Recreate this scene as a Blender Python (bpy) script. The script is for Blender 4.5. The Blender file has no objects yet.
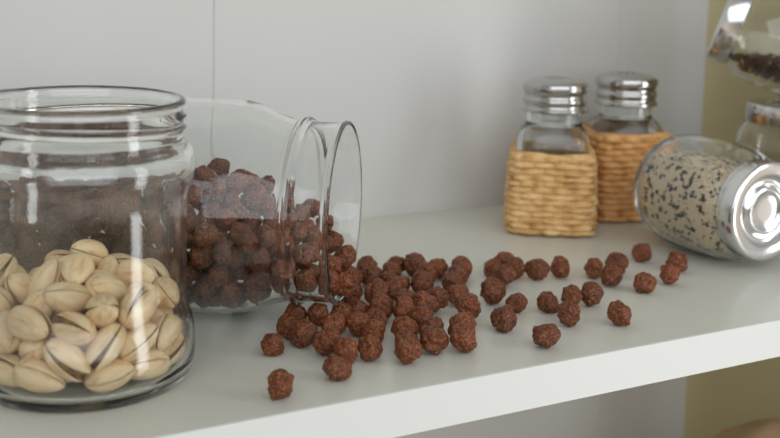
import bpy, bmesh, math, random
from math import pi, sin, cos, radians
from mathutils import Vector, Quaternion, Matrix, noise

# A shelf with jars, shakers and spilled cocoa cereal.
LYLOC = (0.27537, 0.10207, 0.05730)
RICELOC = (0.5570, 0.1690, 0.0384)
TOPAX = (-0.67861, 0.66431, 0.31335)
TOPLOC = (0.6815, 0.1191, 0.12184)
BAGLOC = (0.618, 0.100, -0.2448)
WORLD = 0.9
EXPO = 0.25
AREAS = [
    ('window_light', (1.30, -1.05, 0.15), (0.35, 0.15, 0.08), 0.34, 1.6, 7.4, (0.96, 0.99, 1.0)),
    ('added_fill_light', (-0.60, -2.6, 1.25), (0.1, 0.3, 0.05), 4.2, 2.6, 50.0, (0.90, 0.95, 1.0)),  # broad soft fill added to brighten wall and shelf, no actual lamp of the room
]
CAMROT = [[0.8716045, 0.0419851, -0.4884084], [-0.4896368, 0.1227156, -0.8632477], [0.0236918, 0.9915534, 0.1275169]]
CAMLOC = (0.000000, -0.428307, 0.194180)
CAMF = 1168.979
CAMCY = 99.377
# positions in tenths of a millimetre, settled so that the pieces rest on each other
SPILL = [
 (4129,1179,64,636), (4291,1173,64,643), (4479,1081,61,615), (4655,1082,71,711), (4455,891,69,685), (4996,1240,66,661),
 (4549,713,64,635), (4800,769,61,611), (5037,970,66,660), (3805,649,58,580), (3967,652,61,614), (3762,408,68,676),
 (4095,638,67,673), (4016,313,64,640), (3451,198,66,659), (4069,1431,65,653), (3921,1344,61,611), (4017,1249,64,637),
 (3869,1145,68,679), (3621,904,71,710), (3649,715,58,578), (3416,501,72,716), (3439,1667,59,585), (3505,1560,70,697),
 (3603,1462,64,635), (3731,1398,69,694), (3640,1294,65,652), (3308,1491,60,596), (3470,1374,68,679), (3512,1157,66,662),
 (3228,1263,60,604), (3331,1194,66,657), (3136,1175,64,643), (3266,919,66,655), (3421,961,61,614), (3351,741,71,706),
 (3114,996,60,603), (3149,861,67,671), (2999,806,66,657), (3035,688,60,601), (2920,912,69,687), (2857,560,68,676),
 (2987,520,63,630), (2898,355,66,657), (2784,423,59,587), (2717,289,62,618), (3134,466,66,657), (3035,304,68,683),
 (2001,148,59,586), (2192,673,56,560), (2472,1023,60,600), (2356,858,58,580), (2371,716,66,664), (2579,973,60,601),
 (2560,759,68,679), (2421,556,67,674), (2457,416,62,616), (2324,257,64,637), (2687,738,63,633), (2580,411,60,599),
 (2703,615,63,626), (2692,934,60,603), (2807,965,59,586), (2811,784,57,571), (2883,1206,74,742), (3035,1471,64,639),
 (3231,1650,66,662), (3009,1142,69,692), (3164,1482,67,670), (3222,1377,56,560),
]
SPILL_LABELS = [
 'brown cereal ball below the left shaker, left one of the touching-distance pair',
 'brown cereal ball below the left shaker, right one of the pair',
 'brown cocoa left ball of the three-ball cluster below the right shaker',
 'brown cocoa back ball of the three-ball cluster below the right shaker',
 'brown cocoa front ball of the three-ball cluster below the right shaker',
 'lone cereal ball beside the left end of the lying rice jar',
 'lone cereal ball in front of the rice jar, nearer the shelf edge',
 'brown cocoa front ball of the rightmost pair, below the lying rice jar',
 'brown cocoa back ball of the rightmost pair, closest to the rice jar',
 'small cereal ball left of the four-ball line in mid shelf',
 'brown cocoa back middle ball of the four-ball line in mid shelf',
 'large front ball of the four-ball line in mid shelf',
 'brown cocoa right end ball of the four-ball line in mid shelf',
 'lone cereal ball near the front edge, furthest right of those at the edge',
 'lone cereal ball nearest the front edge at the middle of the shelf',
 'brown cocoa topmost ball at the back of the small cluster in mid shelf',
 'brown cocoa left back ball of the small cluster in mid shelf',
 'brown cocoa right back ball of the small cluster in mid shelf',
 'brown cocoa ball in the heart of the small cluster in mid shelf',
 'big dark ball at the left front of the small cluster',
 'small ball behind the large front ball of the mid shelf cluster',
 'large rough ball standing at the front of the mid shelf cluster',
 'brown cocoa back edge cereal ball of the big heap, second group right of the mouth',
 'tall cereal ball at the back of the big heap, right of centre',
 'brown cocoa cereal ball at the back edge of the big heap between two larger ones',
 'brown cocoa rightmost cereal ball at the back corner of the big heap',
 'brown cocoa cereal ball just before the back right corner ball of the big heap',
 'small ball hidden behind the back row of the big heap',
 'brown cocoa cereal ball in the big heap second row before the tall back one',
 'brown cocoa cereal ball on the big heap right flank behind the bulky end ball',
 'small ball in the middle of the big heap, third row',
 'round ball in the middle of the big heap, third row right',
 'brown cocoa cereal ball at the big heap centre, left of the widest gap',
 'brown cocoa cereal ball in the right middle of the big heap, beside the gap',
 'brown cocoa cereal ball behind the bulky ball at the right end of the big heap',
 'bulky cereal ball at the right end of the big heap',
 'small ball in the fourth row of the big heap',
 'wide cereal ball at the right front of the big heap centre',
 'flat topped ball at the front middle of the big heap',
 'brown cocoa ball tucked against the wide one at the big heap front',
 'dark ball at the front centre of the big heap above the gap',
 'brown cocoa back ball of the front three-ball column, left column',
 'brown cocoa back ball of the front middle column, partly hidden',
 'tall front ball of the middle column near the shelf edge',
 'brown cocoa middle ball of the left front column of three',
 'brown cocoa front ball of the left front column, nearest the shelf edge',
 'brown cocoa back ball of the right front pair before the big heap',
 'brown cocoa front ball of the right front pair before the big heap',
 'lone oval cereal ball nearest the camera, by the shelf edge',
 'lone round ball at the far left, below the toppled jar',
 'brown cocoa leftmost back ball of the heap against the toppled jar',
 'brown cocoa ball at the left heap end, right of the far left lone ball',
 'large oval ball at the left front of the heap below the toppled jar',
 'dark ball under the rim of the toppled jar at the left back',
 'broad ball in the second row of the left heap',
 'brown cocoa ball at the front of the left heap, left of the two-ball column',
 'brown cocoa back ball of the two-ball column at the front of the left heap',
 'large ball furthest forward in the left heap',
 'brown cocoa ball in the heart of the left heap, right of the broad one',
 'round ball at the right front of the left heap',
 'flat ball stacked just behind the right front ball of the left heap',
 'brown cocoa ball touching below the lip of the toppled jar, left',
 'small ball under the jar lip between two larger ones',
 'small ball between the left heap and the big heap',
 'big round ball right before the lip of the toppled jar',
 'brown cocoa ball just outside the mouth of the toppled jar, beside the glass rim',
 'brown cocoa ball furthest back outside the mouth of the toppled jar',
 'dark ball in the first row right of the jar mouth',
 'brown cocoa ball behind the first row right of the jar mouth',
 'small ball at the back between the mouth and the big heap',
]
INJAR = [
 (1237,1984,121,583), (1353,1891,121,584), (1444,1814,136,684), (1551,1741,123,610), (1686,1649,124,658), (1783,1572,122,632),
 (1876,1487,124,615), (1982,1397,126,616), (2090,1307,126,605), (2210,1248,129,720), (1348,2002,99,609), (1667,1768,100,626),
 (2324,1375,92,612), (1134,1942,182,680), (1245,1877,166,634), (1337,1771,179,597), (1455,1693,184,677), (1569,1623,176,720),
 (1663,1537,170,615), (1764,1464,167,607), (1865,1384,164,570), (1992,1274,170,581), (2101,1201,163,582), (2352,1186,162,602),
 (2473,1085,204,613), (2630,973,206,615), (2485,1206,180,677), (2581,1105,185,550), (2739,1023,193,655), (2819,1117,204,610),
 (1052,1901,259,566), (1158,1830,250,699), (1249,1743,250,615), (1349,1671,256,688), (1486,1612,262,550), (1571,1507,248,693),
 (1682,1420,242,645), (1781,1343,243,655), (1905,1242,252,695), (2031,1145,244,656), (2146,1101,220,643), (2277,1010,299,639),
 (2483,933,273,619), (1300,1860,275,650), (1527,1729,286,678), (1949,1361,240,656), (2075,1282,253,653), (2180,1213,249,631),
 (2269,1113,207,647), (2390,1018,257,640), (2589,873,262,661), (2556,1035,266,590), (2673,1036,296,626), (1019,1839,347,606),
 (1113,1764,355,652), (1211,1690,353,658), (1307,1623,359,590), (1405,1559,326,668), (1495,1472,348,656), (1596,1406,325,632),
 (1693,1328,326,626), (1797,1249,323,617), (1935,1142,323,629), (1216,1845,358,613), (1420,1697,353,597), (1552,1585,353,671),
 (1663,1502,320,551), (1756,1422,330,550), (1866,1351,336,680), (1986,1287,337,620), (2099,1194,332,612), (2218,1115,318,633),
 (2368,933,342,637), (2345,1105,345,672), (2468,1088,322,638), (2652,1205,412,649), (2590,1097,361,655), (2748,1247,347,639),
 (2836,1333,337,662), (1057,1755,461,607), (1146,1686,453,585), (1244,1614,457,620), (1346,1539,431,607), (1458,1440,458,598),
 (1561,1371,436,628), (1657,1294,429,583), (1776,1199,430,573), (1872,1134,427,651), (2057,1051,320,632), (1032,1870,457,611),
 (1167,1804,460,649), (1252,1726,457,564), (1364,1658,467,712), (1461,1568,436,641), (1592,1492,428,654), (1681,1407,416,645),
 (1777,1320,429,711), (1892,1246,395,606), (2151,1055,400,649), (2235,958,401,641), (1514,1684,425,675), (1951,1368,424,633),
 (2184,1175,421,678), (2266,1069,428,603), (2492,983,383,653), (2543,1181,458,613), (2561,1287,399,628), (2785,1085,317,675),
 (2686,1329,410,641), (985,1806,540,604), (1119,1760,566,667), (1210,1677,551,618), (1276,1574,566,660), (1381,1489,532,636),
 (1545,1431,540,647), (1644,1355,527,651), (1715,1245,520,664), (1812,1156,531,634), (1981,1070,417,662), (1123,1894,524,598),
 (1235,1817,552,575), (1535,1558,537,686), (1656,1473,528,602), (1754,1411,517,631), (1881,1313,501,601), (1976,1262,468,582),
 (2078,1128,470,648), (2291,986,502,601), (1135,2005,532,589), (2147,1251,501,553), (2268,1154,505,595), (2334,1291,505,649),
 (2432,1125,426,587), (2248,1457,574,637), (2466,1399,556,684), (2558,1372,479,607), (2560,1487,524,671), (2664,1427,481,652),
 (2649,1667,490,639), (1040,1883,600,588), (1213,1752,643,631), (1309,1677,607,564), (1394,1600,576,619), (1450,1435,613,618),
 (1618,1398,640,647), (1656,1280,627,643), (1821,1263,598,688), (1962,1151,511,659), (2067,984,452,627), (1170,1923,618,562),
 (1313,1813,629,575), (1411,1766,601,614), (1733,1483,611,597), (1946,1258,583,612), (2050,1225,545,601), (2185,1072,509,581),
 (1213,2037,616,643), (1552,1774,635,714), (1775,1608,618,600), (1942,1427,626,621), (2120,1336,567,614), (2239,1246,562,599),
 (2382,1015,432,638), (1481,2023,679,668), (1814,1771,650,701), (1943,1676,634,625), (2135,1445,597,589), (2359,1357,602,618),
 (2454,1181,532,585), (1613,2191,666,656), (2219,1715,674,600), (2472,1546,586,625), (2487,1687,624,659), (2828,1413,423,580),
 (2613,1706,601,671), (1123,1832,663,617), (1308,1733,719,673), (1375,1633,688,615), (1477,1583,657,604), (1547,1492,643,602),
 (1641,1492,714,639), (1745,1364,629,653), (1898,1093,608,695), (1983,1025,536,677), (2170,947,498,594), (1138,1992,710,681),
 (1265,1904,674,603), (1402,1834,689,568), (1468,1693,664,563), (1605,1684,714,641), (1701,1597,711,645), (1805,1464,702,624),
 (1861,1353,667,588), (2036,1358,648,637), (2144,1161,567,610), (1290,2105,674,602), (1397,1942,719,602), (1505,1886,678,642),
 (1656,1791,701,592), (1732,1709,712,577), (1858,1624,688,550), (1956,1539,694,620), (2051,1476,668,600), (2247,1347,609,573),
 (2372,1094,530,678), (1300,2213,712,604), (1419,2203,723,645), (1520,2134,722,640), (1652,1998,717,669), (1785,1884,699,615),
 (1894,1925,692,602), (2029,1687,717,610), (2119,1629,686,566), (2299,1426,685,670), (1804,2104,739,645), (1904,2038,722,637),
 (2003,1963,725,651), (2194,1927,710,550), (2332,1763,702,672), (2411,1604,669,607), (2773,1482,500,639), (1352,2113,776,650),
 (1437,2026,796,650), (1571,1922,772,630), (1682,1889,753,581), (1891,1747,755,686), (1938,1632,767,628), (2062,1556,759,683),
 (2147,1471,728,584), (2155,1364,681,658),
]
PIST = [
 (319,-206,120,244,-255,931,-89,1112), (18,-92,109,987,78,-90,-108,1117), (94,31,111,149,987,-60,25,1050), (359,101,118,93,926,-310,193,1157), (183,-318,112,106,-37,299,948,1037), (257,9,127,647,158,627,403,1012),
 (163,326,114,958,159,-93,220,1057), (-196,322,116,161,30,-939,-302,1167), (382,-54,140,8,-784,363,-503,1155), (-314,199,116,183,-596,-768,-148,1009), (-374,20,112,73,-864,-439,236,1010), (49,-230,129,178,266,230,-919,1176),
 (-217,-65,112,83,76,91,990,1178), (-352,-144,122,206,309,339,864,1065), (23,389,137,768,587,-186,174,1087), (14,-370,111,1,-993,39,-108,1045), (-366,107,218,147,479,-851,-159,1030), (-252,-290,123,901,-312,250,-166,1105),
 (135,-340,235,30,-939,132,-315,1079), (280,-272,230,213,416,-551,-691,1024), (-140,177,112,338,-124,-351,864,1043), (-96,-105,194,775,-188,137,-587,1006), (287,246,160,25,951,-165,-261,1146), (-123,-330,327,388,227,292,844,1063),
 (-123,366,221,57,946,257,-189,1068), (-218,76,129,387,143,-585,699,1047), (4,298,240,745,-103,263,-604,1022), (144,-26,225,582,57,-46,810,1168), (239,114,208,14,997,71,-11,1116), (-141,-203,112,901,-412,47,-126,1095),
 (-157,-351,204,95,-898,275,329,1160), (305,212,291,468,-17,80,880,1164), (-3,-378,248,98,409,-195,-886,1125), (-41,-252,229,441,885,-44,143,1060), (368,41,251,517,-657,-515,189,1005), (-238,231,219,173,-520,-834,68,1171),
 (-245,-187,216,600,-261,-27,756,1024), (282,-98,242,175,-554,-659,-479,1027), (227,282,390,381,834,-394,55,1175), (172,-204,252,49,447,-634,629,1063), (-286,-9,226,139,919,267,254,1087), (245,46,319,437,-103,319,-834,1052),
 (-103,-172,308,149,215,-100,-960,1085), (-302,161,323,965,152,199,-73,1004), (-99,313,336,751,-33,258,-608,1132), (-149,-7,299,623,531,225,528,1001), (-351,-124,284,143,732,381,546,1017), (68,-137,293,709,-644,-275,86,1011),
 (-234,272,367,836,183,467,-225,1072), (-242,71,395,66,398,-378,833,1039), (345,-117,363,309,549,-700,-335,1055), (-279,-242,342,678,594,-138,-410,1056), (19,367,404,416,884,105,-184,1126), (-3,-323,387,744,-164,170,625,1100),
 (217,-157,367,571,279,521,571,1131), (-222,-130,358,585,-30,676,447,1122), (50,243,354,574,807,125,53,1155), (-17,-63,384,131,52,714,686,1149), (-321,173,461,332,-342,828,-293,1021), (62,-185,427,915,248,271,168,1175),
 (-127,161,372,426,-714,552,-61,1087), (360,70,393,335,724,-450,-402,1043), (162,149,378,790,146,-451,389,1150), (-162,-27,449,856,31,-503,120,1058), (243,-27,438,657,585,-345,-327,1033), (-130,-246,438,250,-116,-336,-900,1177),
 (110,6,380,521,55,-376,764,1122), (-49,-108,502,71,-532,824,178,1055), (147,-328,384,786,-465,-378,152,1124), (1,130,440,836,511,194,51,1098), (-361,17,361,430,-481,-121,-754,1070), (96,245,485,208,213,-954,18,1048),
]

SC = bpy.context.scene
COL = SC.collection

# ---------------------------------------------------------------- helpers
def link(name, me, mat=None, parent=None):
    o = bpy.data.objects.new(name, me)
    COL.objects.link(o)
    if mat and not me.materials:
        for m in (mat if isinstance(mat, (list, tuple)) else [mat]):
            me.materials.append(m)
    if parent:
        o.parent = parent
    return o

def mesh(name, vs, fs, smooth=True):
    me = bpy.data.meshes.new(name)
    me.from_pydata([tuple(v) for v in vs], [], fs)
    if smooth:
        me.polygons.foreach_set('use_smooth', [True] * len(me.polygons))
    me.update()
    return me

def from_bm(name, bm, smooth=True):
    me = bpy.data.meshes.new(name)
    bmesh.ops.recalc_face_normals(bm, faces=bm.faces)
    bm.to_mesh(me); bm.free()
    me.polygons.foreach_set('use_smooth', [smooth] * len(me.polygons))
    me.update()
    return me

def empty(name, loc=(0, 0, 0)):
    o = bpy.data.objects.new(name, None)
    COL.objects.link(o)
    o.empty_display_size = 0.01
    o.location = loc
    return o

def tag(o, label=None, cat=None, group=None, kind=None):
    if label: o['label'] = label
    if cat: o['category'] = cat
    if group: o['group'] = group
    if kind: o['kind'] = kind
    return o

def lathe(name, prof, N=96, shape=None, closed=True, recalc=True):
    """Closed ring profile (r, z) turned round z; r<=1e-6 points are poles."""
    bm = bmesh.new()
    rings = []
    for i, (r, z) in enumerate(prof):
        if r < 1e-6:
            rings.append([bm.verts.new((0, 0, z))])
        else:
            ring = []
            for k in range(N):
                a = 2 * pi * k / N
                rr, zz = (r, z) if shape is None else shape(i, r, z, a)
                ring.append(bm.verts.new((rr * cos(a), rr * sin(a), zz)))
            rings.append(ring)
    n = len(rings)
    for i in range(n if closed else n - 1):
        A, B = rings[i], rings[(i + 1) % n]
        if len(A) == 1 and len(B) == 1:
            continue
        for k in range(N):
            k2 = (k + 1) % N
            if len(A) == 1: bm.faces.new((A[0], B[k2], B[k]))
            elif len(B) == 1: bm.faces.new((A[k], A[k2], B[0]))
            else: bm.faces.new((A[k], A[k2], B[k2], B[k]))
    return from_bm(name, bm)

def smooth_profile(pts, sub=4):
    """Catmull-Rom through a profile polyline."""
    out = []
    n = len(pts)
    for i in range(n - 1):
        p0 = pts[max(i - 1, 0)]; p1 = pts[i]; p2 = pts[i + 1]; p3 = pts[min(i + 2, n - 1)]
        for s in range(sub):
            t = s / sub
            q = []
            for c in (0, 1):
                q.append(0.5 * ((2 * p1[c]) + (-p0[c] + p2[c]) * t + (2 * p0[c] - 5 * p1[c] + 4 * p2[c] - p3[c]) * t * t
                         + (-p0[c] + 3 * p1[c] - 3 * p2[c] + p3[c]) * t ** 3))
            out.append((max(q[0], 0.0), q[1]))
    out.append(pts[-1])
    return out

def box(name, x0, x1, y0, y1, z0, z1, bevel=0.0):
    bm = bmesh.new()
    bmesh.ops.create_cube(bm, size=1)
    for v in bm.verts:
        v.co = Vector(((x0 + x1) / 2 + v.co.x * (x1 - x0), (y0 + y1) / 2 + v.co.y * (y1 - y0), (z0 + z1) / 2 + v.co.z * (z1 - z0)))
    if bevel:
        bmesh.ops.bevel(bm, geom=list(bm.edges), offset=bevel, segments=3, affect='EDGES', profile=0.5)
    return from_bm(name, bm, smooth=False)

# ---------------------------------------------------------------- materials
def new_mat(name):
    m = bpy.data.materials.new(name); m.use_nodes = True
    nt = m.node_tree
    b = nt.nodes['Principled BSDF']
    return m, nt, b

def N(nt, typ, **kw):
    n = nt.nodes.new(typ)
    for k, v in kw.items():
        if k.startswith('i_'):
            n.inputs[k[2:].replace('_', ' ')].default_value = v
        else:
            setattr(n, k, v)
    return n

def ramp(nt, fac, stops):
    r = nt.nodes.new('ShaderNodeValToRGB')
    e = r.color_ramp.elements
    while len(e) < len(stops): e.new(0.5)
    for el, (p, c) in zip(e, stops):
        el.position = p; el.color = (*c, 1)
    nt.links.new(fac, r.inputs['Fac'])
    return r

def plain(name, col, rough=0.5, metal=0.0, spec=0.5):
    m, nt, b = new_mat(name)
    b.inputs['Base Color'].default_value = (*col, 1)
    b.inputs['Roughness'].default_value = rough
    b.inputs['Metallic'].default_value = metal
    b.inputs['Specular IOR Level'].default_value = spec
    return m, nt, b

def bump(nt, b, height, strength, dist):
    bp = N(nt, 'ShaderNodeBump'); bp.inputs['Strength'].default_value = strength; bp.inputs['Distance'].default_value = dist
    nt.links.new(height, bp.inputs['Height']); nt.links.new(bp.outputs['Normal'], b.inputs['Normal'])
    return bp

def glass_mat(name, col=(0.985, 0.998, 0.99), rough=0.0, ior=1.47):
    m, nt, b = new_mat(name)
    b.inputs['Base Color'].default_value = (*col, 1)
    b.inputs['Roughness'].default_value = rough
    b.inputs['IOR'].default_value = ior
    b.inputs['Transmission Weight'].default_value = 1.0
    return m

M_GLASS = glass_mat('clear jar glass')
M_GLASS_SHAKER = glass_mat('shaker glass', (0.95, 0.97, 0.965), 0.02)
M_GLASS_SPICE = glass_mat('spice jar glass', (0.985, 0.99, 0.98))

# painted wall panels
M_WALL, nt, b = plain('painted wall panel', (0.635, 0.625, 0.605), 0.55)
tc = N(nt, 'ShaderNodeTexCoord'); nz = N(nt, 'ShaderNodeTexNoise', i_Scale=260.0, i_Detail=4.0)
nt.links.new(tc.outputs['Object'], nz.inputs['Vector'])
bump(nt, b, nz.outputs['Fac'], 0.08, 0.0004)
M_SIDE, nt, b = plain('olive side panel', (0.54, 0.475, 0.27), 0.6)
tc = N(nt, 'ShaderNodeTexCoord'); nz = N(nt, 'ShaderNodeTexNoise', i_Scale=120.0, i_Detail=3.0)
nt.links.new(tc.outputs['Object'], nz.inputs['Vector'])
bump(nt, b, nz.outputs['Fac'], 0.06, 0.0004)

# laminate shelf
M_SHELF, nt, b = plain('white laminate', (0.66, 0.66, 0.585), 0.33)
tc = N(nt, 'ShaderNodeTexCoord'); nz = N(nt, 'ShaderNodeTexNoise', i_Scale=420.0, i_Detail=3.0)
nt.links.new(tc.outputs['Object'], nz.inputs['Vector'])
bump(nt, b, nz.outputs['Fac'], 0.05, 0.0003)
M_EDGE, nt, b = plain('white edge band', (0.68, 0.70, 0.69), 0.4)

# cocoa cereal
M_CER, nt, b = new_mat('cocoa cereal')
tc = N(nt, 'ShaderNodeTexCoord'); oi = N(nt, 'ShaderNodeObjectInfo')
add = N(nt, 'ShaderNodeVectorMath', operation='ADD'); sc3 = N(nt, 'ShaderNodeVectorMath', operation='SCALE'); sc3.inputs['Scale'].default_value = 0.7
cmb = N(nt, 'ShaderNodeCombineXYZ')
for k in 'XYZ': nt.links.new(oi.outputs['Random'], cmb.inputs[k])
nt.links.new(cmb.outputs[0], sc3.inputs[0]); nt.links.new(tc.outputs['Object'], add.inputs[0]); nt.links.new(sc3.outputs[0], add.inputs[1])
n1 = N(nt, 'ShaderNodeTexNoise', i_Scale=880.0, i_Detail=6.0, i_Roughness=0.68); nt.links.new(add.outputs[0], n1.inputs['Vector'])
n2 = N(nt, 'ShaderNodeTexVoronoi', i_Scale=1100.0); nt.links.new(add.outputs[0], n2.inputs['Vector'])
cr = ramp(nt, n1.outputs['Fac'], [(0.36, (0.024, 0.007, 0.003)), (0.47, (0.130, 0.038, 0.015)), (0.58, (0.225, 0.075, 0.031)), (0.70, (0.44, 0.19, 0.10))])
hs = N(nt, 'ShaderNodeHueSaturation'); mr = N(nt, 'ShaderNodeMapRange'); mr.inputs['To Min'].default_value = 0.9; mr.inputs['To Max'].default_value = 1.35; hs.inputs['Saturation'].default_value = 1.08
nt.links.new(oi.outputs['Random'], mr.inputs['Value']); nt.links.new(mr.outputs[0], hs.inputs['Value']); nt.links.new(cr.outputs['Color'], hs.inputs['Color'])
nt.links.new(hs.outputs['Color'], b.inputs['Base Color'])
b.inputs['Roughness'].default_value = 0.30
mx = N(nt, 'ShaderNodeMath', operation='MULTIPLY_ADD'); mx.inputs[1].default_value = -0.5
nt.links.new(n2.outputs['Distance'], mx.inputs[0]); nt.links.new(n1.outputs['Fac'], mx.inputs[2])
bump(nt, b, mx.outputs[0], 0.75, 0.001)

# pistachio shell / kernel
M_PIST, nt, b = new_mat('pistachio shell')
tc = N(nt, 'ShaderNodeTexCoord')
mp = N(nt, 'ShaderNodeMapping'); mp.inputs['Scale'].default_value = (60, 330, 330); nt.links.new(tc.outputs['Object'], mp.inputs['Vector'])
n1 = N(nt, 'ShaderNodeTexNoise', i_Scale=1.0, i_Detail=4.0); nt.links.new(mp.outputs[0], n1.inputs['Vector'])
cr = ramp(nt, n1.outputs['Fac'], [(0.25, (0.58, 0.34, 0.18)), (0.47, (0.88, 0.65, 0.37)), (0.75, (0.96, 0.79, 0.52))])
oi = N(nt, 'ShaderNodeObjectInfo'); hs = N(nt, 'ShaderNodeHueSaturation'); mr = N(nt, 'ShaderNodeMapRange')
mr.inputs['To Min'].default_value = 0.85; mr.inputs['To Max'].default_value = 1.1
nt.links.new(oi.outputs['Random'], mr.inputs['Value']); nt.links.new(mr.outputs[0], hs.inputs['Value']); nt.links.new(cr.outputs['Color'], hs.inputs['Color'])
nt.links.new(hs.outputs['Color'], b.inputs['Base Color']); b.inputs['Roughness'].default_value = 0.45
bump(nt, b, n1.outputs['Fac'], 0.25, 0.0006)
M_RIM, nt, b = plain('pistachio shell rim', (0.33, 0.13, 0.075), 0.6)
M_KERN, nt, b = new_mat('pistachio kernel')
tc = N(nt, 'ShaderNodeTexCoord'); n1 = N(nt, 'ShaderNodeTexNoise', i_Scale=260.0, i_Detail=4.0); nt.links.new(tc.outputs['Object'], n1.inputs['Vector'])
cr = ramp(nt, n1.outputs['Fac'], [(0.38, (0.20, 0.075, 0.06)), (0.52, (0.34, 0.22, 0.06)), (0.66, (0.42, 0.38, 0.08))])
nt.links.new(cr.outputs['Color'], b.inputs['Base Color']); b.inputs['Roughness'].default_value = 0.6

# metal
def steel(name, col, rough, sx=1.0, sy=1.0, sz=1.0, strength=0.05):
    m, nt, b = new_mat(name)
    b.inputs['Metallic'].default_value = 1.0; b.inputs['Base Color'].default_value = (*col, 1)
    b.inputs['Roughness'].default_value = rough
    tc = N(nt, 'ShaderNodeTexCoord'); mp = N(nt, 'ShaderNodeMapping'); mp.inputs['Scale'].default_value = (sx, sy, sz)
    nt.links.new(tc.outputs['Object'], mp.inputs['Vector'])
    n1 = N(nt, 'ShaderNodeTexNoise', i_Scale=1.0, i_Detail=3.0); nt.links.new(mp.outputs[0], n1.inputs['Vector'])
    bump(nt, b, n1.outputs['Fac'], strength, 0.0005)
    return m
M_CAP = steel('shaker cap steel', (0.50, 0.49, 0.475), 0.14, 300, 300, 1500, 0.12)
M_LID = steel('brushed lid steel', (0.72, 0.72, 0.73), 0.16, 120, 120, 2200, 0.05)
M_HOLE, nt, b = plain('dark shaker hole', (0.02, 0.02, 0.02), 0.8)

# straw
M_STRAW, nt, b = new_mat('woven straw')
tc = N(nt, 'ShaderNodeTexCoord')
mp = N(nt, 'ShaderNodeMapping'); mp.inputs['Scale'].default_value = (90, 90, 900); nt.links.new(tc.outputs['Object'], mp.inputs['Vector'])
n1 = N(nt, 'ShaderNodeTexNoise', i_Scale=1.0, i_Detail=5.0); nt.links.new(mp.outputs[0], n1.inputs['Vector'])
n3 = N(nt, 'ShaderNodeTexNoise', i_Scale=110.0, i_Detail=2.0); nt.links.new(tc.outputs['Object'], n3.inputs['Vector'])
mm = N(nt, 'ShaderNodeMath', operation='MULTIPLY_ADD'); mm.inputs[1].default_value = 0.5
m5 = N(nt, 'ShaderNodeMath', operation='MULTIPLY'); m5.inputs[1].default_value = 0.5
nt.links.new(n1.outputs['Fac'], mm.inputs[0]); nt.links.new(n3.outputs['Fac'], m5.inputs[0]); nt.links.new(m5.outputs[0], mm.inputs[2])
cr = ramp(nt, mm.outputs[0], [(0.34, (0.40, 0.20, 0.065)), (0.47, (0.70, 0.41, 0.15)), (0.60, (0.88, 0.61, 0.30))])
nt.links.new(cr.outputs['Color'], b.inputs['Base Color']); b.inputs['Roughness'].default_value = 0.65
bump(nt, b, n1.outputs['Fac'], 0.5, 0.0006)
M_STRAW_DARK = M_STRAW.copy(); M_STRAW_DARK.name = 'woven straw, browner'
for n in M_STRAW_DARK.node_tree.nodes:
    if n.type == 'VALTORGB':
        for el, c in zip(n.color_ramp.elements, [(0.32, 0.135, 0.035), (0.60, 0.29, 0.09), (0.74, 0.43, 0.17)]):
            el.color = (*c, 1)

M_WHITE_SEED, nt, b = plain('pale rice grain', (0.90, 0.77, 0.55), 0.6)
M_BLACK_SEED, nt, b = plain('black rice grain', (0.018, 0.017, 0.02), 0.45)
M_SPICE, nt, b = new_mat('dried dark spice')
tc = N(nt, 'ShaderNodeTexCoord'); n1 = N(nt, 'ShaderNodeTexNoise', i_Scale=160.0, i_Detail=3.0); nt.links.new(tc.outputs['Object'], n1.inputs['Vector'])
cr = ramp(nt, n1.outputs['Fac'], [(0.35, (0.035, 0.014, 0.012)), (0.65, (0.16, 0.065, 0.045))])
nt.links.new(cr.outputs['Color'], b.inputs['Base Color']); b.inputs['Roughness'].default_value = 0.7
M_SPICE_PALE, nt, b = plain('pale grey spice', (0.27, 0.255, 0.19), 0.8)

# ---------------------------------------------------------------- setting
D = 0.3015          # shelf depth, wall plane
T = 0.0209          # shelf thickness
XR = 0.713          # side panel
XL = -0.75

bm = bmesh.new()    # back wall of large panels with fine open joints
seams = [-0.4135, -0.0678, 0.2779, 0.6237]
edges = [XL - 0.1] + seams + [XR + 0.02]
for a, c in zip(edges[:-1], edges[1:]):
    me = box('tmp', a + 0.00014, c - 0.00014, D, D + 0.012, -0.42, 0.62, 0.0003)
    bm.from_mesh(me); bpy.data.meshes.remove(me)
me = box('tmp', XL - 0.1, XR + 0.02, D + 0.0121, D + 0.03, -0.42, 0.62); bm.from_mesh(me)
wall = link('wall_back', from_bm('wall_back', bm, False), M_WALL); tag(wall, kind='structure')
cove = 0.036        # the side panel meets the wall in a rounded inside corner
pl = [(XR + 0.02, D - 0.0001), (XR - cove, D - 0.0001)]
for k in range(1, 13):
    a = pi / 2 * k / 12
    pl.append((XR - cove + cove * sin(a), D - 0.0001 - cove * (1 - cos(a))))
pl += [(XR, D - cove - 0.012), (XR, 0.09), (XR + 0.02, 0.09)]
n = len(pl)
sv = [(x, y, z) for z in (-0.42, 0.62) for x, y in pl]
sf = [(k, (k + 1) % n, n + (k + 1) % n, n + k) for k in range(n)] + [tuple(range(n))[::-1], tuple(range(n, 2 * n))]
me = mesh('wall_right', sv, sf, False)
for k in range(1, 14): me.polygons[k].use_smooth = True
me.set_sharp_from_angle(angle=radians(30))
me.materials.append(M_SIDE); me.materials.append(M_WALL)
for k in range(1, 8): me.polygons[k].material_index = 1     # wall paint turns the corner, olive paint starts inside it
side = link('wall_right', me); tag(side, kind='structure')

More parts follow.
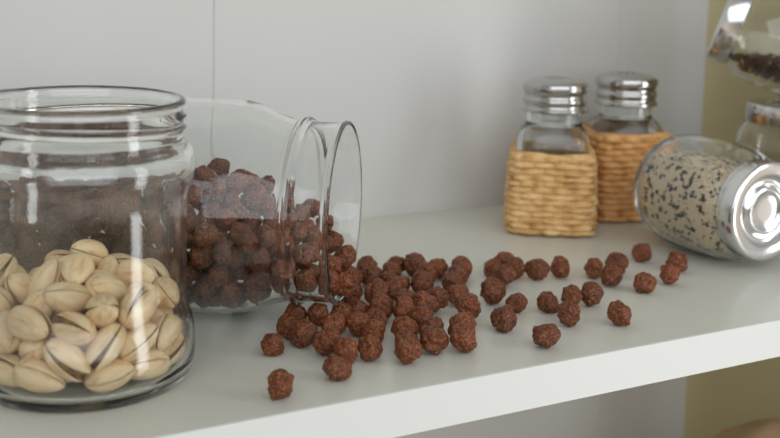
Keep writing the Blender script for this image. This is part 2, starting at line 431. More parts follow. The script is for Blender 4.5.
root = empty('shelf', (0, 0, 0))
tag(root, 'white laminate shelf board running along the wall under all the jars', 'shelf')
link('board', box('board', XL, XR - 0.0006, 0.0012, D - 0.0003, -T, 0, 0.0003), M_SHELF, root)
link('edge_band', box('edge_band', XL, XR - 0.0006, 0.0, 0.0011, -T, 0, 0.0004), M_EDGE, root)
root2 = link('shelf', box('lower_shelf', XL, XR - 0.0006, 0.0, D - 0.0006, -0.34, -0.32, 0.0008), M_SHELF)
tag(root2, 'lower white shelf board that carries the pale brown bag', 'shelf')

# ---------------------------------------------------------------- big glass jars
def thread_bump(z, a):
    """raised slanted screw thread round the neck"""
    v = 0.0
    for k, z0 in enumerate((0.1165, 0.1165)):
        ang = (a + k * pi + 0.6) % (2 * pi)
        if ang < 1.35 * pi:
            zc = z0 - 0.0065 * ang / (1.35 * pi) + 0.0022
            fade = min(1.0, ang / 0.25, (1.35 * pi - ang) / 0.25)
            v += 0.0016 * fade * math.exp(-((z - zc) / 0.0011) ** 2)
    return v

def make_left_jar():
    outer = [(0.0385, 0.0016), (0.0430, 0.0002), (0.0462, 0.0010), (0.0486, 0.0045), (0.0498, 0.0095), (0.0500, 0.0150),
             (0.0497, 0.0215), (0.0486, 0.0270), (0.0470, 0.0315), (0.0463, 0.0360), (0.0461, 0.0450), (0.0461, 0.0600), (0.0461, 0.0760), (0.0464, 0.0830),
             (0.0478, 0.0875), (0.0494, 0.0915), (0.0500, 0.0960), (0.0498, 0.1005), (0.0485, 0.1040), (0.0462, 0.1064), (0.0446, 0.1085)]
    outer = smooth_profile(outer, 4)
    n_body = len(outer)
    neck = [(0.0444, 0.1085 + 0.0005 * i) for i in range(1, 28)]
    lip = [(0.0446, 0.1228), (0.0455, 0.1238), (0.0457, 0.1250), (0.0450, 0.1262), (0.0438, 0.1266), (0.0427, 0.1260), (0.0420, 0.1248)]
    inner = [(0.0416, 0.1220), (0.0415, 0.1120), (0.0420, 0.1070), (0.0440, 0.1035), (0.0464, 0.1000), (0.0471, 0.0960), (0.0464, 0.0920),
             (0.0446, 0.0875), (0.0436, 0.0835), (0.0433, 0.0760), (0.0433, 0.0450), (0.0435, 0.0360), (0.0444, 0.0310), (0.0458, 0.0270), (0.0469, 0.0215),
             (0.0471, 0.0150), (0.0466, 0.0100), (0.0445, 0.0062), (0.0400, 0.0045), (0.0300, 0.0052), (0.0150, 0.0060), (0.0, 0.0062)]
    inner = smooth_profile(inner, 3)
    under = [(0.0, 0.0030), (0.0200, 0.0028), (0.0340, 0.0022)]
    prof = outer + neck + lip + inner + under
    i0, i1 = n_body, n_body + len(neck)
    def shp(i, r, z, a):
        if i0 - 2 <= i < i1: r += thread_bump(z, a)
        return r, z
    return lathe('glass_body', prof, 160, shp)

JX, JY = 0.13175, 0.07989
jar = link('glass_jar', make_left_jar(), M_GLASS)
jar.location = (JX, JY, 0.0002)
tag(jar, 'large open upright glass jar holding pistachios at the left', 'jar')

def make_lying_jar():
    # z = 0 at mouth, negative towards the base; bead and flared neck as in the picture
    outer = [(0.0450, -0.1970), (0.0510, -0.1982), (0.0550, -0.1965), (0.0567, -0.1920), (0.0570, -0.1850), (0.0570, -0.1750), (0.0570, -0.1300), (0.0570, -0.0800), (0.0570, -0.0710), (0.0569, -0.0640), (0.0566, -0.0560),
             (0.0551, -0.0490), (0.0523, -0.0420), (0.0495, -0.0350), (0.0480, -0.0295), (0.0477, -0.0258), (0.0482, -0.0244), (0.0491, -0.0230), (0.0493, -0.0217),
             (0.0488, -0.0203), (0.0479, -0.0192), (0.0471, -0.0178), (0.0468, -0.0130), (0.0468, -0.0080), (0.0470, -0.0040)]
    outer = smooth_profile(outer, 4)
    lip = [(0.0476, -0.0030), (0.0481, -0.0018), (0.0479, -0.0006), (0.0471, 0.0), (0.0462, -0.0002), (0.0454, -0.0012)]
    inner = [(0.0448, -0.0040), (0.0445, -0.0100), (0.0445, -0.0190), (0.0450, -0.0270), (0.0466, -0.0345), (0.0497, -0.0425), (0.0527, -0.0495), (0.0540, -0.0565),
             (0.0543, -0.0640), (0.0544, -0.0710), (0.0544, -0.0800), (0.0544, -0.1300), (0.0544, -0.1700), (0.0543, -0.1780), (0.0543, -0.1830), (0.0538, -0.1900), (0.0518, -0.1933), (0.0460, -0.1942), (0.0250, -0.1938), (0.0000, -0.1935)]
    inner = smooth_profile(inner, 3)
    prof = outer + lip + inner + [(0.0000, -0.1970), (0.0250, -0.1970), (0.0390, -0.1968)]
    return lathe('glass_body', prof, 160)
ly = link('glass_jar', make_lying_jar(), M_GLASS)
AZ = radians(-38)
ly.rotation_mode = 'QUATERNION'
ly.rotation_quaternion = Vector((0, 0, 1)).rotation_difference(Vector((cos(AZ), sin(AZ), 0)))
ly.location = LYLOC
tag(ly, 'large glass jar lying on its side with cocoa cereal spilling from its mouth', 'jar')

# ---------------------------------------------------------------- cereal
random.seed(11)
def cereal_mesh(seed):
    bm = bmesh.new()
    bmesh.ops.create_icosphere(bm, subdivisions=5, radius=1.0)
    rs = random.Random(seed)
    off = Vector((rs.uniform(-50, 50), rs.uniform(-50, 50), rs.uniform(-50, 50)))
    lump = [(Vector((rs.gauss(0, 1), rs.gauss(0, 1), rs.gauss(0, 1))).normalized(), rs.uniform(0.05, 0.20), rs.uniform(0.35, 0.6)) for _ in range(5)]
    st = (rs.uniform(0.93, 1.1), rs.uniform(0.9, 1.03), rs.uniform(0.88, 0.99))
    for v in bm.verts:
        n = v.co.normalized()
        r = 0.97 + 0.22 * noise.noise(n * 1.4 + off) + 0.09 * noise.noise(n * 3.6 + off) + 0.042 * noise.noise(n * 9.0 + off) + 0.02 * abs(noise.noise(n * 17.0 + off))
        for d, h, w in lump:
            ang = n.angle(d)
            r += h * math.exp(-(ang / w) ** 2) - 0.02
        v.co = Vector((n.x * r * st[0], n.y * r * st[1], n.z * r * st[2])) * 0.0065
    return from_bm('cereal', bm)
CM = [cereal_mesh(100 + i) for i in range(12)]
proto = []
for me in CM:
    me.materials.append(M_CER)

def lowest(me, q, s):
    return min((q @ v.co).z for v in me.vertices) * s
def cereal(x, y, z, r, label, group, settle):
    me = random.choice(CM)
    o = bpy.data.objects.new('cocoa_cereal_ball', me); COL.objects.link(o)
    q = Quaternion((random.gauss(0, 1), random.gauss(0, 1), random.gauss(0, 1), random.gauss(0, 1))).normalized()
    o.rotation_mode = 'QUATERNION'; o.rotation_quaternion = q
    s = r / 0.0065 * (1.10 if settle is not None else 1.02)
    o.scale = (s, s, s)
    if settle: z = -lowest(me, q, s) + 0.00005
    o.location = (x, y, z)
    tag(o, label, 'cereal', group)
    return o

for i, (x, y, z, r) in enumerate(SPILL):
    lab = SPILL_LABELS[i]
    cereal(x / 1e4, y / 1e4, z / 1e4, r / 1e5, lab, 'cocoa cereal balls spilled on the shelf', z / 1e4 < r / 1e5 + 0.0004)
for i, (x, y, z, r) in enumerate(INJAR):
    s = ((x / 1e4 - LYLOC[0]) * cos(AZ) + (y / 1e4 - LYLOC[1]) * sin(AZ))
    if s > -0.030: lab = 'cocoa cereal ball lying in the neck of the toppled glass jar'
    elif s > -0.062: lab = 'cocoa cereal ball on the slope of the heap near the toppled jar shoulder'
    elif s > -0.100: lab = 'cocoa cereal ball in the thick of the heap inside the toppled jar'
    else: lab = 'cocoa cereal ball at the toppled jar base, seen through the pistachio jar'
    cereal(x / 1e4, y / 1e4, z / 1e4, r / 1e5, lab, 'cocoa cereal balls inside the lying jar', None)

# ---------------------------------------------------------------- pistachios
def half_shell(L, W, H, seed):
    """upper half of a hollow nut, long axis x, hinge at -x, opening edge in the xy plane"""
    rs = random.Random(seed)
    nu, nv = 28, 16
    bm = bmesh.new()
    def pt(u, v, k):
        x = -cos(pi * u)                       # -1..1
        w = math.sqrt(max(0, 1 - abs(x) ** 2.15)) * (1 - 0.10 * x)
        if x > 0: w *= 1 - 0.16 * x * x
        a = pi * v
        yy = cos(a); zz = sin(a) ** 0.92
        keel = 1 + 0.03 * math.exp(-((v - 0.5) / 0.12) ** 2)
        return Vector((x * (L - k), yy * max(w * W - k, 0.0), zz * max(w * H * keel - k, 0) ))
    grids = []
    for k in (0.0, 0.0010):
        g = [[bm.verts.new(pt(i / nu, j / nv, k)) for j in range(nv + 1)] for i in range(nu + 1)]
        grids.append(g)
    A, B = grids
    for i in range(nu):
        for j in range(nv):
            bm.faces.new((A[i][j], A[i + 1][j], A[i + 1][j + 1], A[i][j + 1]))
            bm.faces.new((B[i][j], B[i][j + 1], B[i + 1][j + 1], B[i + 1][j]))
    rim = []
    for j in (0, nv):
        for i in range(nu):
            rim.append(bm.faces.new((A[i][j], B[i][j], B[i + 1][j], A[i + 1][j])))
    for f in rim: f.material_index = 1
    bmesh.ops.remove_doubles(bm, verts=bm.verts, dist=1e-6)
    me = from_bm('half_shell', bm)
    me.materials.append(M_PIST); me.materials.append(M_RIM)
    return me
def kernel_mesh(L, W, H, seed):
    bm = bmesh.new(); bmesh.ops.create_icosphere(bm, subdivisions=3, radius=1)
    for v in bm.verts:
        n = v.co.copy(); r = 1 + 0.05 * noise.noise(n * 3 + Vector((seed, 0, 0)))
        v.co = Vector((n.x * r * L * 0.86 * 1.0, n.y * r * W * 0.80, n.z * r * H * 0.80))
    me = from_bm('kernel', bm); me.materials.append(M_KERN)
    return me
PV = []
for i, (L, W, H, op) in enumerate([(0.0100, 0.0071, 0.0065, 1.0), (0.0100, 0.0069, 0.0062, 5), (0.0097, 0.0069, 0.0059, 8), (0.0095, 0.0067, 0.0056, 13), (0.0100, 0.0072, 0.0064, 2)]):
    e = empty('pistachio')
    hs = half_shell(L, W, H, i)
    for sgn in (0, 1):
        h = link('half_shell', hs, None, e)
        # rotate about the hinge at (-L,0,0)
        R = Matrix.Rotation(radians(-op / 2), 4, 'Y')
        if sgn: R = Matrix.Rotation(pi, 4, 'X') @ R
        h.matrix_basis = Matrix.Translation((-L, 0, 0)) @ R @ Matrix.Translation((L, 0, 0))
    link('kernel', kernel_mesh(L, W, H, i), None, e)
    PV.append((e, op))
used = set()
random.seed(23)
for n, (x, y, z, qw, qx, qy, qz, L) in enumerate(PIST):
    vi = random.choice([0, 0, 0, 1, 2, 3, 4, 4, 4])
    src, op = PV[vi]
    if vi in used:
        o = src.copy(); COL.objects.link(o)
        for ch in src.children:
            c = ch.copy(); COL.objects.link(c); c.parent = o; c.matrix_basis = ch.matrix_basis.copy()
    else:
        o = src; used.add(vi)
    q = Quaternion((qw / 1e3, qx / 1e3, qy / 1e3, qz / 1e3)).normalized()
    o.rotation_mode = 'QUATERNION'; o.rotation_quaternion = q
    o.location = (x / 1e4 + JX, y / 1e4 + JY, z / 1e4 + 0.0012)
    k = L / 1e3
    o.scale = (k, 1.0, 1.0)
    zz = z / 1e4
    front = (x * 0.25 + y * 0.97) < 0
    st = 'tightly closed' if op < 4 else ('slightly split' if op < 8 else 'wide open')
    lev = 'on the bottom of the glass jar' if zz < 0.022 else ('in the middle of the jar pile' if zz < 0.046 else 'on top of the jar pile')
    sid = 'front left' if (front and x < -40) else ('front' if front and abs(x) <= 150 else ('right' if x > 0 else 'far left'))
    tag(o, f'{st} cream pistachio {lev}, {sid} side', 'pistachio', 'pistachios in the glass jar')

# ---------------------------------------------------------------- shakers
def sq(a, n, rot=0.0):
    """superellipse radius factor"""
    c, s = abs(cos(a - rot)), abs(sin(a - rot))
    return (c ** n + s ** n) ** (-1.0 / n)

def shaker_glass():
    outer = [(0.0215, 0.0035, 5), (0.0240, 0.0020, 5), (0.0252, 0.0040, 5), (0.0255, 0.0080, 5.5), (0.0256, 0.0300, 5.5), (0.0255, 0.0570, 5), (0.0250, 0.0640, 4.4), (0.0239, 0.0690, 3.6),
             (0.0221, 0.0725, 2.8), (0.0204, 0.0743, 2.2), (0.0197, 0.0755, 2), (0.0195, 0.0790, 2), (0.0195, 0.0880, 2), (0.0195, 0.0960, 2), (0.0185, 0.0975, 2), (0.0172, 0.0965, 2)]
    inner = [(0.0169, 0.0940, 2), (0.0170, 0.0790, 2), (0.0174, 0.0765, 2), (0.0194, 0.0730, 2.6), (0.0215, 0.0690, 3.4), (0.0226, 0.0640, 4.2), (0.0231, 0.0570, 4.6), (0.0232, 0.0300, 5), (0.0230, 0.0090, 4.5), (0.0205, 0.0070, 4), (0.0100, 0.0068, 3), (0, 0.0068, 2),
             (0, 0.0040, 2), (0.0120, 0.0040, 3)]
    pts = outer + inner
    def dens(p, sub):
        a = smooth_profile([(q[0], q[1]) for q in p], sub); m = smooth_profile([(q[2], q[1]) for q in p], sub)
        return [(x[0], x[1], y[0]) for x, y in zip(a, m)]
    P = dens(outer, 3) + dens(inner[:11], 2) + inner[11:]
    def shp(i, r, z, a):
        return r * sq(a, max(P[i][2], 2)), z
    return lathe('glass_bottle', [(p[0], p[1]) for p in P], 96, shp)

def basket_mesh(rows, top, hb, ht, stakes, dark):
    nseg = stakes * 12; per = 10
    nr = rows * per
    bm = bmesh.new()
    rs = random.Random(rows + stakes)
    amp = [rs.uniform(0.8, 1.15) for _ in range(rows + 1)]
    jit = [[rs.uniform(-0.5, 0.5) for _ in range(stakes)] for _ in range(rows + 1)]
    wob = rs.uniform(0, 6)
    outer = []
    for i in range(nr + 1):
        t = i / nr; row = min(i // per, rows - 1); f = (i % per) / per if i < nr else 1.0
        ring = []
        for k in range(nseg):
            a = 2 * pi * k / nseg
            ph = a * stakes / 2
            cell = int(a / (2 * pi) * stakes) % stakes
            base = (hb + (ht - hb) * t + 0.0011 * sin(pi * min(t * 1.3, 1))) * sq(a, 5.5)
            if t < 0.06: base -= 0.0022 * (1 - t / 0.06) ** 2
            weave = abs(sin(ph + (pi / 2) * (row % 2)))
            strand = math.sqrt(max(0, 1 - (2 * f - 1) ** 2))
            r = base - 0.0010 + 0.0034 * amp[row] * (weave ** 0.8) * strand - 0.0008 * (1 - strand)
            z = 0.0008 + top * t + 0.0006 * sin(3 * a + wob) * t + 0.00055 * jit[row][cell] * sin(ph) ** 2
            if t > 0.9: z += (t - 0.9) / 0.1 * 0.0022 * (abs(sin(2 * a)) ** 2)
            ring.append(bm.verts.new((r * cos(a), r * sin(a), z)))
        outer.append(ring)
    # rolled rim, inner wall and floor of the sleeve
    for dr, dz in ((-0.0004, 0.0010), (-0.0016, 0.0014), (-0.0027, 0.0006)):
        outer.append([bm.verts.new((v.co.x * (1 + dr / 0.03), v.co.y * (1 + dr / 0.03), v.co.z + dz)) for v in outer[nr]])
    ring = []
    for k in range(nseg):
        a = 2 * pi * k / nseg; r = 0.0262 * sq(a, 5.3)
        ring.append(bm.verts.new((r * cos(a), r * sin(a), top * 0.9)))
    outer.append(ring)
    ring = []
    for k in range(nseg):
        a = 2 * pi * k / nseg; r = 0.0262 * sq(a, 5.3)
        ring.append(bm.verts.new((r * cos(a), r * sin(a), 0.0015)))
    outer.append(ring)
    for A, B in zip(outer[:-1], outer[1:]):
        for k in range(nseg):
            bm.faces.new((A[k], A[(k + 1) % nseg], B[(k + 1) % nseg], B[k]))
    bm.faces.new(outer[0][::-1]); bm.faces.new(outer[-1])
    me = from_bm('woven_sleeve', bm)
    me.polygons[-1].use_smooth = False; me.polygons[-2].use_smooth = False
    return me

def cap_mesh():
    prof = [(0.0196, -0.0002), (0.0216, 0.0), (0.0219, 0.0008), (0.0219, 0.0020), (0.0212, 0.0028), (0.0208, 0.0036), (0.0207, 0.0050), (0.0209, 0.0058), (0.0213, 0.0066), (0.0213, 0.0088),
            (0.0208, 0.0096), (0.0204, 0.0106), (0.0204, 0.0122), (0.0208, 0.0132), (0.0214, 0.0142), (0.0217, 0.0156), (0.0217, 0.0178), (0.0213, 0.0194), (0.0203, 0.0206), (0.0185, 0.0215),
            (0.0150, 0.0223), (0.0100, 0.0229), (0.0050, 0.0232), (0.0, 0.0233)]
    prof = smooth_profile(prof, 2)
    prof = [(r, z) for r, z in prof]
    prof[-1] = (0.0, 0.0233)
    inner = [(0.0, 0.0222), (0.0100, 0.0218), (0.0185, 0.0204), (0.0196, 0.0190), (0.0196, 0.0100)]
    return lathe('cap', prof + inner, 80)

def make_shaker(loc, rot, label, straw, rows, top, hb, ht, zs):
    e = empty('glass_shaker', loc)
    e.rotation_euler = (0, 0, rot)
    tag(e, label, 'shaker')
    link('glass_bottle', shaker_glass(), M_GLASS_SHAKER, e)
    link('woven_sleeve', basket_mesh(rows, top, hb, ht, 14, 0), straw, e)
    c = link('cap', cap_mesh(), M_CAP, e); c.location = (0, 0, 0.0845); c.scale = (1.05, 1.05, 1.0)
    # holes in the cap: tiny recessed discs
    bm = bmesh.new()
    for rad, n in ((0.0, 1), (0.005, 6), (0.010, 10)):
        for k in range(n):
            a = 2 * pi * k / n
            zc = 0.0234 - 0.0006 * (rad / 0.010) ** 2
            bmesh.ops.create_cone(bm, cap_ends=True, segments=12, radius1=0.0008, radius2=0.0008, depth=0.0006,
                                  matrix=Matrix.Translation((rad * cos(a), rad * sin(a), zc - 0.00022)))
    h = link('sprinkle_holes', from_bm('sprinkle_holes', bm, False), M_HOLE, c)
    tag(h, kind='stuff')
    e.scale = (zs, zs, zs)
    return e
make_shaker((0.5015, 0.2235, 0), radians(-35), 'square glass shaker with steel cap in a pale straw sleeve, the left one', M_STRAW, 13, 0.0545, 0.0296, 0.0288, 1.0)
make_shaker((0.5765, 0.2350, 0), radians(-16), 'square glass shaker in a browner straw sleeve, partly behind the lying jar of rice', M_STRAW_DARK, 14, 0.0625, 0.0284, 0.0282, 1.0)

# ---------------------------------------------------------------- spice jars
def spice_outer():
    return [(0.0000, 0.0022), (0.0160, 0.0020), (0.0225, 0.0006), (0.0255, 0.0004), (0.0290, 0.0022), (0.0330, 0.0070), (0.0362, 0.0140), (0.0378, 0.0230), (0.0382, 0.0410), (0.0380, 0.0590),
            (0.0370, 0.0680), (0.0348, 0.0750), (0.0315, 0.0800), (0.0286, 0.0828), (0.0272, 0.0850), (0.0270, 0.0880), (0.0276, 0.0895), (0.0276, 0.0910), (0.0268, 0.0918), (0.0258, 0.0916)]
def spice_inner():
    return [(0.0250, 0.0900), (0.0248, 0.0860), (0.0258, 0.0828), (0.0290, 0.0792), (0.0324, 0.0738), (0.0345, 0.0672), (0.0354, 0.0590), (0.0356, 0.0410), (0.0352, 0.0240), (0.0336, 0.0155),
            (0.0305, 0.0098), (0.0260, 0.0075), (0.0180, 0.0072), (0.0, 0.0070)]
def inner_r(z):
    p = sorted([(b_, a_) for a_, b_ in spice_inner()])
    for (z0, r0), (z1, r1) in zip(p[:-1], p[1:]):
        if z0 <= z <= z1: return r0 + (r1 - r0) * (z - z0) / max(z1 - z0, 1e-9)
    return 0.0
def spice_glass():
    return lathe('glass_body', smooth_profile(spice_outer(), 3) + smooth_profile(spice_inner(), 3), 120)
def lid_mesh():
    prof = [(0.0292, 0.0), (0.0306, 0.0), (0.0310, 0.0006), (0.0310, 0.0126), (0.0306, 0.0136), (0.0298, 0.0140), (0.0288, 0.0141), (0.0236, 0.0139), (0.0228, 0.0135), (0.0222, 0.0122), (0.0212, 0.0100),
            (0.0200, 0.0092), (0.0180, 0.0092), (0.0166, 0.0098), (0.0152, 0.0114), (0.0140, 0.0122), (0.0126, 0.0122), (0.0116, 0.0114), (0.0104, 0.0108), (0.0060, 0.0107), (0.0, 0.0107)]
    inner = [(0.0, 0.0098), (0.0110, 0.0096), (0.0200, 0.0084), (0.0286, 0.0084), (0.0292, 0.0070)]
    return lathe('lid', prof + inner, 120)
def make_spice_jar(loc, axis, label):
    e = empty('spice_jar', loc)
    e.rotation_mode = 'QUATERNION'
    e.rotation_quaternion = Vector((0, 0, 1)).rotation_difference(Vector(axis).normalized())
    tag(e, label, 'jar')
    link('glass_body', spice_glass(), M_GLASS_SPICE, e)
    l = link('lid', lid_mesh(), M_LID, e); l.location = (0, 0, 0.0820)
    tag(l, 'round steel screw lid')
    return e

# lying jar of rice: the axis points out of the shelf
AX = Vector((-0.02, -1.0, 0.0)).normalized()
LOCJ = Vector(RICELOC)
jarR = make_spice_jar(LOCJ, AX, 'small glass jar of black and white rice lying with its steel lid forward')
# grains pressed against the glass up to a level surface
def grain_fill(name, level, ngrain, seed, black_share, size, mats, up):
    """local frame: jar axis z; up = local direction of world up; fill below level along up"""
    rs = random.Random(seed)
    ico_bm = bmesh.new(); bmesh.ops.create_icosphere(ico_bm, subdivisions=1, radius=1)
    iv = [v.co.copy() for v in ico_bm.verts]; itf = [[v.index for v in f.verts] for f in ico_bm.faces]; ico_bm.free()
    vs, fs, mi = [], [], []
    up = Vector(up).normalized()
    # solid core
    prof_z = [0.0082 + (0.0895 - 0.0082) * i / 26 for i in range(27)]
    NA = 48
    b0 = len(vs)
    for z in prof_z:
        r = max(inner_r(z) - 0.0016, 0.001)
        for k in range(NA):
            a = 2 * pi * k / NA
            p = Vector((r * cos(a), r * sin(a), z))
            h = p.dot(up)
            if h > level - 0.001: p = p - up * (h - (level - 0.001))
            vs.append(p)
    for i in range(26):
        for k in range(NA):
            fs.append((b0 + i * NA + k, b0 + i * NA + (k + 1) % NA, b0 + (i + 1) * NA + (k + 1) % NA, b0 + (i + 1) * NA + k)); mi.append(0)
    fs.append(tuple(b0 + k for k in range(NA))[::-1]); mi.append(0)
    fs.append(tuple(b0 + 26 * NA + k for k in range(NA))); mi.append(0)
    n = 0
    while n < ngrain:
        m = rs.random()
        if m < 0.74:
            z = rs.uniform(0.0085, 0.0890); a = rs.uniform(0, 2 * pi); r = inner_r(z) - 0.0011 - rs.random() * 0.0007
            p = Vector((r * cos(a), r * sin(a), z)); nrm = Vector((cos(a), sin(a), 0))
        elif m < 0.84:
            r = 0.034 * math.sqrt(rs.random()); a = rs.uniform(0, 2 * pi); z = 0.0085
            while inner_r(z) - 0.0012 < r and z < 0.03: z += 0.0004
            p = Vector((r * cos(a), r * sin(a), z)); nrm = Vector((0, 0, -1))
        else:
            z = rs.uniform(0.009, 0.0885); R = inner_r(z) - 0.0015
            side_ = up.cross(Vector((0, 0, 1))).normalized()
            if abs(level) >= R: continue
            w = math.sqrt(R * R - level * level)
            p = side_ * rs.uniform(-w, w) + up * (level - 0.0006) + Vector((0, 0, z)); nrm = up
        if p.dot(up) > level: continue
        if (Vector((p.x, p.y, 0)).length > inner_r(p.z) - 0.0008): continue
        black = rs.random() < black_share(p) if callable(black_share) else rs.random() < black_share
        d = Vector((rs.gauss(0, 1), rs.gauss(0, 1), rs.gauss(0, 1)))
        d = (d - nrm * d.dot(nrm) * 0.9).normalized()
        s2 = nrm.cross(d).normalized(); n2 = d.cross(s2)
        kk = size * rs.uniform(0.8, 1.15) * (1.15 if black else 1)
        b0 = len(vs)
        for c in iv: vs.append(p + d * c.x * kk * 1.25 + s2 * c.y * kk * 0.62 + n2 * c.z * kk * 0.5)
        for t in itf: fs.append(tuple(b0 + q for q in t)); mi.append(1 if black else 0)
        n += 1
    for v in vs:                                   # keep every grain inside the glass
        v.z = min(max(v.z, 0.0076), 0.0900)
        R = inner_r(v.z) - 0.0004; q = math.hypot(v.x, v.y)
        if q > R > 0: v.x *= R / q; v.y *= R / q
    me = mesh(name, vs, fs)
    me.polygons.foreach_set('material_index', mi)
    for m in mats: me.materials.append(m)
    me.update()
    return me
qi = jarR.rotation_quaternion.inverted()
upl = qi @ Vector((0, 0, 1))
def clump(p):
    v = noise.noise(p * 260)
    return 0.93 if v > 0.24 else 0.03
rice = link('rice_grains', grain_fill('rice_grains', 0.0225, 17000, 3, clump, 0.00108, [M_WHITE_SEED, M_BLACK_SEED], upl))
rice.rotation_mode = 'QUATERNION'; rice.rotation_quaternion = jarR.rotation_quaternion; rice.location = LOCJ
tag(rice, 'pale and black rice grains filling the lying small jar', 'rice', kind='stuff')

# standing jar at the right edge
LOC2 = Vector((0.6600, 0.1560, 0.0))
jar2 = make_spice_jar(LOC2, (0, 0, 1), 'small glass jar standing at the right edge under another jar')
g2 = link('dried_herbs', grain_fill('dried_herbs', 0.040, 2600, 8, 0.3, 0.0024, [M_SPICE_PALE, M_SPICE], (0, 0.0001, 1)))
g2.location = LOC2; jar2.scale = g2.scale = (0.95, 0.95, 0.95); tag(g2, 'grey dried herbs inside the standing small jar', 'herbs', kind='stuff')

# leaning jar on top, lid to the upper left
AX3 = Vector(TOPAX).normalized()
LOC3 = Vector(TOPLOC)
jar3 = make_spice_jar(LOC3, AX3, 'small glass jar of dark dried spice tilted on top of the standing jar')
q3 = jar3.rotation_quaternion.inverted()
rs = random.Random(4)
# dark dried bits heaped in the lowest part of the tilted jar
pcs_v, pcs_f = [], []
ib = bmesh.new(); bmesh.ops.create_icosphere(ib, subdivisions=1, radius=1)
iv = [v.co.copy() for v in ib.verts]; itf = [[v.index for v in f.verts] for f in ib.faces]; ib.free()
upl3 = q3 @ Vector((0, 0, 1))
cnt = 0; tries = 0
while cnt < 900 and tries < 200000:
    tries += 1
    z = rs.uniform(0.011, 0.086); R = inner_r(z) - 0.0040
    if R <= 0: continue
    a = rs.uniform(0, 2 * pi); r = R * math.sqrt(rs.random())
    p = Vector((r * cos(a), r * sin(a), z))
    h = (p - Vector((0, 0, 0.042))).dot(upl3)
    if h > -0.0105 + 0.004 * noise.noise(p * 120): continue
    d = Vector((rs.gauss(0, 1), rs.gauss(0, 1), rs.gauss(0, 1))).normalized(); s2 = d.orthogonal().normalized(); n2 = d.cross(s2)
    b0 = len(pcs_v); L = rs.uniform(0.0022, 0.0032)
    for c in iv: pcs_v.append(p + d * c.x * L + s2 * c.y * L * 0.45 + n2 * c.z * L * 0.35)
    for t in itf: pcs_f.append(tuple(b0 + q for q in t))
    cnt += 1
sp = link('dried_spice', mesh('dried_spice', pcs_v, pcs_f), M_SPICE)
sp.rotation_mode = 'QUATERNION'; sp.rotation_quaternion = jar3.rotation_quaternion; sp.location = LOC3
tag(sp, 'dark brown dried spice bits in the tilted top jar', 'spice', kind='stuff')

# ---------------------------------------------------------------- bundle on the shelf below
M_BAG, nt, b = new_mat('pale brown bag with orange spots')
tc = N(nt, 'ShaderNodeTexCoord'); n1 = N(nt, 'ShaderNodeTexNoise', i_Scale=22.0, i_Detail=2.0); nt.links.new(tc.outputs['Object'], n1.inputs['Vector'])
cr = ramp(nt, n1.outputs['Fac'], [(0.46, (0.36, 0.24, 0.14)), (0.56, (0.42, 0.28, 0.14)), (0.64, (0.50, 0.22, 0.04))])
nt.links.new(cr.outputs['Color'], b.inputs['Base Color']); b.inputs['Roughness'].default_value = 0.5
bm = bmesh.new(); bmesh.ops.create_icosphere(bm, subdivisions=5, radius=1)
for v in bm.verts:
    n = v.co.normalized()
    r = 1 + 0.05 * noise.noise(n * 2.2) + 0.025 * noise.noise(n * 6)
    z = n.z * 0.126 * r
    v.co = Vector((n.x * r * 0.092, n.y * r * 0.080, max(z, -0.075)))
bag = link('food_bag', from_bm('food_bag', bm), M_BAG)
bag.location = BAGLOC
tag(bag, 'blurred pale brown rounded bag with orange spots on the shelf below', 'bag')

# ---------------------------------------------------------------- light
w = bpy.data.worlds.new('room daylight'); SC.world = w; w.use_nodes = True
nt = w.node_tree; bg = nt.nodes['Background']
tc = N(nt, 'ShaderNodeTexCoord'); sx = N(nt, 'ShaderNodeSeparateXYZ'); nt.links.new(tc.outputs['Generated'], sx.inputs[0])
mr = N(nt, 'ShaderNodeMapRange'); mr.inputs['From Min'].default_value = -1; mr.inputs['From Max'].default_value = 1
nt.links.new(sx.outputs['Z'], mr.inputs['Value'])
cr = ramp(nt, mr.outputs[0], [(0.0, (0.85, 0.70, 0.52)), (0.40, (0.70, 0.61, 0.50)), (0.56, (0.46, 0.45, 0.44)), (0.8, (0.40, 0.395, 0.37))])
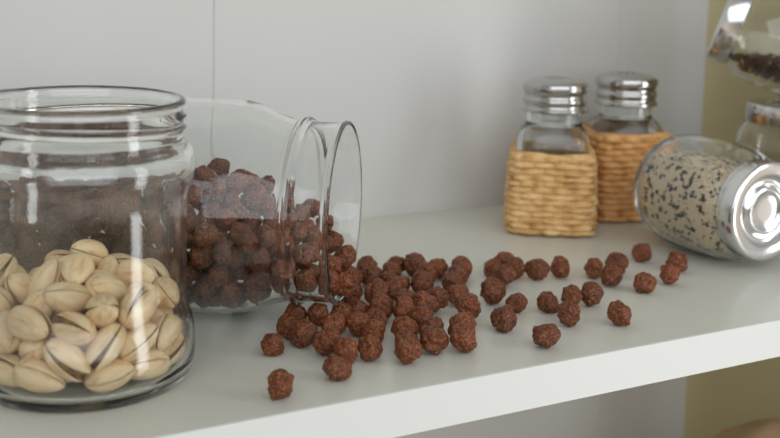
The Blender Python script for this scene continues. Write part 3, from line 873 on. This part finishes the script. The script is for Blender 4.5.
# the room is darker straight behind the camera
ml = N(nt, 'ShaderNodeMapRange'); ml.inputs['From Min'].default_value = -1; ml.inputs['From Max'].default_value = 1
ml.inputs['To Min'].default_value = 0.9; ml.inputs['To Max'].default_value = 1.0
nt.links.new(sx.outputs['X'], ml.inputs['Value'])
mb = N(nt, 'ShaderNodeMapRange'); mb.inputs['From Min'].default_value = -1; mb.inputs['From Max'].default_value = -0.55
mb.inputs['To Min'].default_value = 0.3; mb.inputs['To Max'].default_value = 1.0
nt.links.new(sx.outputs['Y'], mb.inputs['Value'])
mu = N(nt, 'ShaderNodeMath', operation='MULTIPLY'); nt.links.new(ml.outputs[0], mu.inputs[0]); nt.links.new(mb.outputs[0], mu.inputs[1])
m2 = N(nt, 'ShaderNodeMath', operation='MULTIPLY'); m2.inputs[1].default_value = WORLD; nt.links.new(mu.outputs[0], m2.inputs[0])
nt.links.new(cr.outputs['Color'], bg.inputs['Color']); nt.links.new(m2.outputs[0], bg.inputs['Strength'])

def area(name, loc, target, sx_, sy_, power, col):
    l = bpy.data.lights.new(name, 'AREA'); l.shape = 'RECTANGLE'; l.size = sx_; l.size_y = sy_; l.energy = power; l.color = col
    o = bpy.data.objects.new(name, l); COL.objects.link(o); o.location = loc
    o.rotation_euler = (Vector(target) - Vector(loc)).to_track_quat('-Z', 'Y').to_euler()
    return o
for a in AREAS: area(*a)

# ---------------------------------------------------------------- camera
cam = bpy.data.cameras.new('camera'); co = bpy.data.objects.new('camera', cam); COL.objects.link(co)
Rm = Matrix(CAMROT)
co.matrix_world = Matrix.Translation(CAMLOC) @ Rm.to_4x4()
cam.sensor_width = 36; cam.lens = CAMF / 780 * 36
cam.shift_y = -(219 - CAMCY) / 780
cam.clip_start = 0.01; cam.clip_end = 20
cam.dof.use_dof = True; cam.dof.focus_distance = 0.585; cam.dof.aperture_fstop = 9.0
SC.camera = co

vs_ = SC.view_settings
SC.display_settings.display_device = 'sRGB'
vs_.view_transform = 'Standard'; vs_.look = 'None'; vs_.gamma = 1.0; vs_.use_curve_mapping = False
vs_.exposure = EXPO
cy = SC.cycles
cy.use_denoising = True
cy.max_bounces = 24; cy.transmission_bounces = 20; cy.glossy_bounces = 8; cy.diffuse_bounces = 5; cy.transparent_max_bounces = 16
cy.caustics_reflective = True; cy.caustics_refractive = True; cy.blur_glossy = 0.6
cy.sample_clamp_indirect = 6.0
